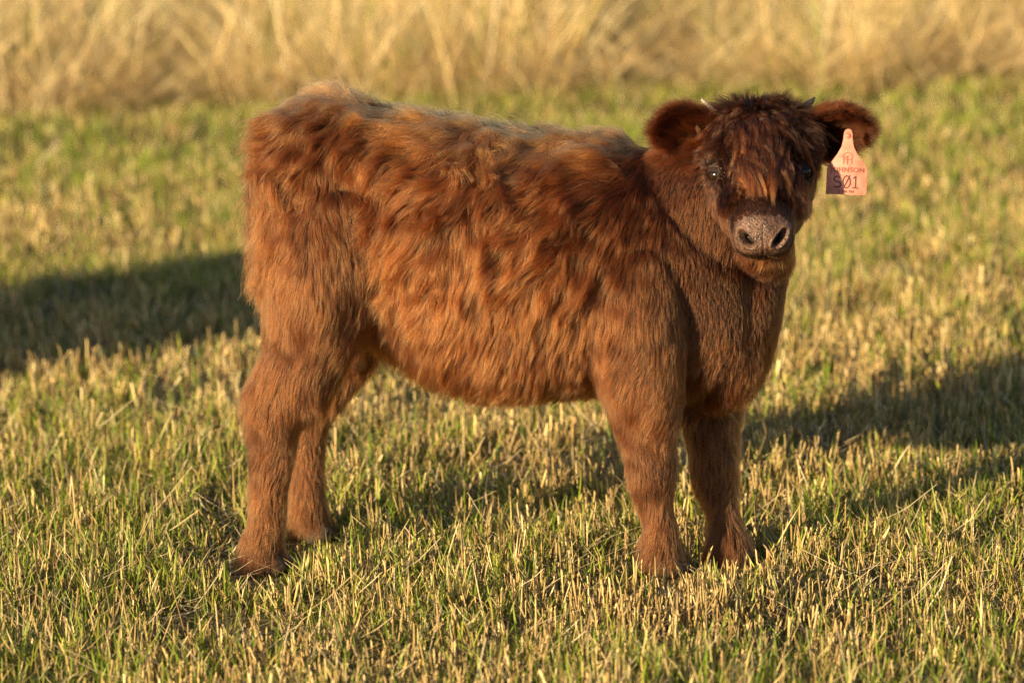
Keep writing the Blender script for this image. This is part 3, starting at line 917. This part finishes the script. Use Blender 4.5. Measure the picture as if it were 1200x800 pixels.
def forelock(g):
    """long separate locks falling over the brow and off to its sides"""
    HA = np.array(HEAD)
    def surf(s_, l_):
        c_ = np.interp(s_, HA[:, 0], HA[:, 1]); w_ = np.interp(s_, HA[:, 0], HA[:, 2]); h_ = np.interp(s_, HA[:, 0], HA[:, 3])
        return c_ + h_ * np.maximum(1 - np.minimum(np.abs(l_) / w_, .98) ** 2.3, 0) ** (1 / 2.3)
    t = np.linspace(0, 1, NP)
    kinds = [('fall', 230), ('side', 130), ('tuft', 60)]
    QQ, KK, RR = [], [], []
    for kind, nl in kinds:
        for i in range(nl):
            if kind == 'fall':
                s0 = g.uniform(.05, .215); l0 = g.normal(0, .023); L = min(g.uniform(.05, .13), g.uniform(.25, .325) - s0)
                st = s0 + L * t; lt = l0 * (1 - .25 * t) + g.normal(0, .014) * t ** 1.5 + .003 * np.sin(t * g.uniform(3, 7) + g.uniform(0, 6))
                up_ = .008 + g.uniform(.008, .022) * np.sin(math.pi * t ** .7 * .9)
                c0 = np.array([.030, .008, .0018]); c1 = np.array([.17, .048, .009]) * g.uniform(.25, 1.35)
            elif kind == 'side':
                s0 = g.uniform(.0, .12); l0 = g.normal(0, .04); sg = np.sign(l0 + g.normal(0, .01)); L = g.uniform(.035, .07)
                st = s0 + L * g.uniform(.1, .8) * t ** 1.3; lt = l0 + sg * L * g.uniform(.45, .95) * t + .003 * np.sin(t * 5 + g.uniform(0, 6))
                up_ = .006 + g.uniform(.008, .022) * np.sin(math.pi * t ** .7 * .85)
                c0 = np.array([.022, .006, .0015]); c1 = np.array([.085, .025, .006]) * g.uniform(.5, 1.5)
            else:
                s0 = g.uniform(-.012, .03); l0 = g.normal(0, .045); L = g.uniform(.03, .055)
                st = s0 + g.normal(-.006, .02) * t; lt = l0 + (np.clip(l0 / .06, -1, 1) * .5 + g.normal(0, .4)) * L * t
                up_ = .004 + L * g.uniform(.5, .9) * t ** .9
                c0 = np.array([.022, .006, .0015]); c1 = np.array([.06, .018, .0045]) * g.uniform(.5, 1.5)
            m = 34
            off = g.normal(0, 1, (m, 3)) * np.array([.004, .0042, .0018])
            sh = (1 - .6 * t)[None, :, None]
            ln = g.uniform(.8, 1.08, m)[:, None]
            ss = st[0] + (st - st[0])[None] * ln; ll = lt[0] + (lt - lt[0])[None] * ln
            nn = surf(ss, ll) + up_[None]
            pts = np.stack([ss * np.ones((m, 1)), ll * np.ones((m, 1)), nn], -1) + off[:, None, :] * sh
            Pw = H + pts[:, :, :1] * HS * Mh[0] + pts[:, :, 1:2] * Mh[1] + pts[:, :, 2:] * Mh[2]
            QQ.append(Pw)
            kk = (c0 + (c1 - c0) * (t ** 2.4)[:, None])[None] * g.uniform(.8, 1.25, (m, 1, 1))
            KK.append(kk)
            RR.append(np.tile(.00036 * (1 - .7 * t ** 1.5), (m, 1)))
    return np.concatenate(QQ), np.concatenate(KK), np.concatenate(RR)

def build_coat(N, N_clump):
    g = np.random.default_rng(5)
    cp, cn, cw = sample(N_clump, 3)
    cw = cw / np.maximum(cw.sum(1, keepdims=True), 1e-6)
    cd, cL, cli, ccl, ccu, cg, _, _ = fields(cp, cn, cw, to_head(cp))
    cd = nrm(cd + g.normal(0, .22, cd.shape))
    cL = cL * g.uniform(.8, 1.2, N_clump)
    cli = cli * g.uniform(.5, 1.5, N_clump)
    G = grow(cp, cn, cd, cL, cli, ccu, cg, 91)
    tone = g.uniform(.72, 1.3, N_clump)
    kd = kdtree.KDTree(N_clump)
    for i in range(N_clump): kd.insert(cp[i], i)
    kd.balance()
    # fine locks inside the big ones
    N2 = 52000
    mp, mn, mw = sample(N2, 8)
    md, mL, mli, mcl, mcu, mg, _, _ = fields(mp, mn, mw, to_head(mp))
    md = nrm(md + g.normal(0, .20, md.shape)); mL = mL * np.clip(g.normal(1.0, .17, N2), .5, 1.4); mli = mli * g.uniform(.6, 1.4, N2)
    mnear = np.fromiter((kd.find(q)[1] for q in mp.tolist()), np.int64, N2)
    t = np.linspace(0, 1, NP)
    cvar = g.uniform(.35, 1.05, N_clump)
    Gm = grow(mp, mn, md, mL, mli, mcu, mg, 91)
    cf = (mcl * cvar[mnear] * g.uniform(.6, 1.05, N2))[:, None] * (t ** 1.0)[None]
    tg = cp[mnear][:, None, :] + (G[mnear] - cp[mnear][:, None, :]) * (mL / np.maximum(cL[mnear], 1e-4))[:, None, None] ** .7
    Gm = Gm + (tg - Gm) * np.clip(cf, 0, .85)[:, :, None]
    mtone = np.exp(g.normal(0, .36, N2)) * tone[mnear] ** .45
    k2 = kdtree.KDTree(N2)
    for i in range(N2): k2.insert(mp[i], i)
    k2.balance()
    p, n, w = sample(N, 4)
    near = np.fromiter((k2.find(q)[1] for q in p.tolist()), np.int64, N)
    d, L, li, cl, cu, gr, col, tipg = fields(p, n, w, to_head(p))
    d = nrm(d + g.normal(0, .12, d.shape))
    L = L * np.clip(g.normal(.95, .2, N), .4, 1.35)
    li = li * g.uniform(.6, 1.4, N)
    own = grow(p, n, d, L, li, cu * .6, gr, 91)
    fly = g.uniform(0, 1, N) < .09
    hcz = to_head(p); lockw = w[:, 6] * sstep(.27, .22, hcz[:, 0])
    mc = w @ np.array([.92, .5, .5, .6, .45, .68, .45, .55]) + .42 * lockw
    cf = (np.where(fly, .12, 1.0) * mc * g.uniform(.8, 1.05, N))[:, None] * (t ** .6)[None]
    tgt = mp[near][:, None, :] + (Gm[near] - mp[near][:, None, :]) * (L / np.maximum(mL[near], 1e-4))[:, None, None] ** .5
    Q = own + (tgt - own) * np.clip(cf, 0, .95)[:, :, None]
    col = col * np.where(fly, 1.15, mtone[near] ** (np.clip(mc * 1.1, .4, 1) + .5 * lockw))[:, None] * g.uniform(.85, 1.18, N)[:, None]
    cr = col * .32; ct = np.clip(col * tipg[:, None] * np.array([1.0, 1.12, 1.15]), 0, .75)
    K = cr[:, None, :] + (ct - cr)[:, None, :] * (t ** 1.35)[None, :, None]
    hr = .00041 * (1 - .25 * w[:, 6] - .2 * w[:, 7] - .2 * (w[:, 1] + w[:, 2] + w[:, 4]))
    rad = hr[:, None] * (1 - .8 * t ** 1.5)[None]
    Qf, Kf, rf = forelock(g)
    Q = np.concatenate([Q, Qf]); K = np.concatenate([K, Kf]); rad = np.concatenate([rad, rf]); N = len(Q)
    cv = bpy.data.hair_curves.new('calf_coat')
    cv.add_curves([NP] * N)
    cv.attributes['position'].data.foreach_set('vector', Q.astype(np.float32).ravel())
    ra = cv.attributes.get('radius') or cv.attributes.new('radius', 'FLOAT', 'POINT')
    ra.data.foreach_set('value', rad.astype(np.float32).ravel())
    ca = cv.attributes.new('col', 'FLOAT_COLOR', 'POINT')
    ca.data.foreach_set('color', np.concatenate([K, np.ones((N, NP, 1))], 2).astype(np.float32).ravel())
    cv.update_tag()
    o = bpy.data.objects.new('coat', cv); C.objects.link(o)
    cv.materials.append(M_HAIR)
    o.parent = calf
    o['kind'] = 'stuff'
    return o
import time
t0 = time.time()
coat = build_coat(430000, 10000)
print('coat', time.time() - t0)

# ------------------------------------------------------------------ ear tag
def text_mesh(name, s, size, bold=0.0, spacing=1.0):
    cu = bpy.data.curves.new(name, 'FONT'); cu.body = s; cu.size = size; cu.align_x = 'CENTER'; cu.align_y = 'CENTER'
    cu.offset = bold; cu.space_character = spacing; cu.extrude = 0.00025; cu.resolution_u = 4
    o_ = bpy.data.objects.new(name, cu); C.objects.link(o_)
    me = bpy.data.meshes.new_from_object(o_.evaluated_get(bpy.context.evaluated_depsgraph_get()))
    bpy.data.objects.remove(o_); bpy.data.curves.remove(cu)
    return me

def build_tag():
    root = bpy.data.objects.new('ear_tag', None); C.objects.link(root)
    dep = .072
    pin_l = hpx(994, 158, dep); pin = O + pin_l[0] * E1 + pin_l[1] * E2 + pin_l[2] * E3
    bot_l = hpx(991, 228, dep); bot = O + bot_l[0] * E1 + bot_l[1] * E2 + bot_l[2] * E3
    up = nrm(pin - bot); toc = nrm(CAM - pin)
    yawv = R(-6)
    side = nrm(np.cross(up, toc)); zz = np.cross(side, up)
    zz = nrm(zz * math.cos(yawv) + side * math.sin(yawv)); side = np.cross(up, zz)
    Mx = Matrix(((side[0], up[0], zz[0], bot[0]), (side[1], up[1], zz[1], bot[1]), (side[2], up[2], zz[2], bot[2]), (0, 0, 0, 1)))
    root.matrix_world = Mx
    root.empty_display_size = .05
    h = np.linalg.norm(pin - bot)
    px = 1 / 600.0 * 1.0
    half = [(.0, .0355), (.0015, .0375), (.045, .0375), (.052, .0355), (.075, .0185), (.088, .0115), (.102, .0085), (h + .002, .0078), (h + .008, .006), (h + .0105, .002)]
    bend = lambda x, y: -.0045 * (x / .0375) ** 2 - .002 * math.sin(y * 40)          # the plastic is a little curled
    prof = np.array(half); ys = np.unique(np.concatenate([prof[:, 0], np.linspace(.004, .1, 16)]))
    V = []; nc = 9
    for z0 in (0.0, -.002):
        for y_ in ys:
            w_ = np.interp(y_, prof[:, 0], prof[:, 1])
            for j in range(nc):
                x_ = w_ * (2 * j / (nc - 1) - 1); V.append((x_, y_, bend(x_, y_) + z0))
    nr = len(ys); o2 = nr * nc; Fc = []
    for i in range(nr - 1):
        for j in range(nc - 1):
            q = i * nc + j
            Fc += [(q, q + 1, q + nc + 1, q + nc), (o2 + q, o2 + q + nc, o2 + q + nc + 1, o2 + q + 1)]
        for q in (i * nc, i * nc + nc - 1):
            Fc.append((q, q + nc, o2 + q + nc, o2 + q))
    for j in range(nc - 1):
        for q in (j, (nr - 1) * nc + j):
            Fc.append((q, q + 1, o2 + q + 1, o2 + q))
    me = mesh_from('panel', [(np.array(V), Fc)], False)
    def curl(me_, x0, y0, z0):
        for v in me_.vertices:
            v.co.z += bend(v.co.x + x0, v.co.y + y0)
    link('panel', me, M_TAG, root)
    # button of the pin
    t = np.linspace(0, 1, 6)
    path = np.array([[0, h - .002, -.012 + .0165 * q] for q in t])
    rr = np.array([.004, .004, .006, .0075, .0065, .003])
    link('pin', mesh_from('pin', [loft(path, rr, rr, np.array([0, 1.0, 0]), 16, 2)]), M_TAG, root)
    def put(name, me, y, x=0.0, m=M_INK):
        curl(me, x, y, 0); o_ = link(name, me, m, root); o_.location = (x, y, .0006); return o_
    put('lettering', text_mesh('johnson', 'JOHNSON', .0125, .0002, 1.12), .0455, .001)
    put('lettering', text_mesh('small', 'J  901 224', .0062, .0003, 1.1), .0055, .001)
    def strokes(name, lines, w, m, y0, x0=0.0):
        V = []; Fc = []
        for (xa, ya, xb, yb) in lines:
            dx, dy = xb - xa, yb - ya; L = math.hypot(dx, dy); nx, ny = -dy / L * w / 2, dx / L * w / 2
            i = len(V)
            for z in (0, .0003):
                V += [(xa + nx, ya + ny, z), (xb + nx, yb + ny, z), (xb - nx, yb - ny, z), (xa - nx, ya - ny, z)]
            Fc += [(i + 4, i + 5, i + 6, i + 7), (i, i + 1, i + 5, i + 4), (i + 1, i + 2, i + 6, i + 5), (i + 2, i + 3, i + 7, i + 6), (i + 3, i, i + 4, i + 7)]
        me = bpy.data.meshes.new(name); me.from_pydata(V, [], Fc); me.update(); curl(me, x0, y0, 0)
        o_ = link(name, me, m, root); o_.location = (x0, y0, .0005 + (.0004 if name == 'zero_slash' else 0)); return o_
    def poly(pts): return [(*a, *b) for a, b in zip(pts[:-1], pts[1:])]
    arc = lambda cx, cy, rx, ry, a0, a1, n=9: [(cx + rx * math.cos(R(a0 + (a1 - a0) * i / n)), cy + ry * math.sin(R(a0 + (a1 - a0) * i / n))) for i in range(n + 1)]
    strokes('digit', poly(arc(-.017, .0052, .0062, .0050, 25, 255) + arc(-.0165, -.0052, .0066, .0054, 90, -155)), .0021, M_INK2, .0235)
    strokes('digit', poly(arc(.0005, 0, .0068, .0112, 0, 360, 18)), .0021, M_INK2, .0235)
    strokes('zero_slash', [(-.0055, -.0125, .0065, .0125)], .0016, M_INK2, .0235)
    strokes('digit', poly([(.0125, .0065), (.0170, .0112), (.0170, -.0108)]) + [(.0115, -.0108, .0228, -.0112)], .0021, M_INK2, .0235)
    arch = []
    pts = [(-.010, .007), (-.0075, .0115), (-.004, .0145), (0, .0155), (.004, .0145), (.0075, .0115), (.010, .007)]
    for a, b in zip(pts[:-1], pts[1:]): arch.append((*a, *b))
    arch += [(-.0075, -.006, -.0075, .0075), (-.0075, .0025, .0075, .0025), (-.0005, -.006, -.0005, .0085), (.0075, -.006, .0075, .0075), (-.0075, .0073, -.002, .0073)]
    strokes('emblem', arch, .0012, M_INK, .0625, .001)
    tag(root, 'salmon pink plastic ear tag marked S01 hanging from the ear of the calf', 'ear tag')
build_tag()

# ------------------------------------------------------------------ the other calf, out to the side, whose shadow falls across the stubble
def copy_tree(o, parent=None):
    c_ = o.copy(); C.objects.link(c_); c_.parent = parent
    for ch in [q for q in bpy.data.objects if q.parent == o]:
        copy_tree(ch, c_)
    return c_
calf2 = copy_tree(calf)
calf2.location = (-3.12, 6.74, 0)
calf2.scale = (1.1, 1.1, 1.1)
calf2.rotation_euler = (0, 0, R(170))
calf2['label'] = 'shaggy brown calf without an ear tag, standing apart on the stubble'
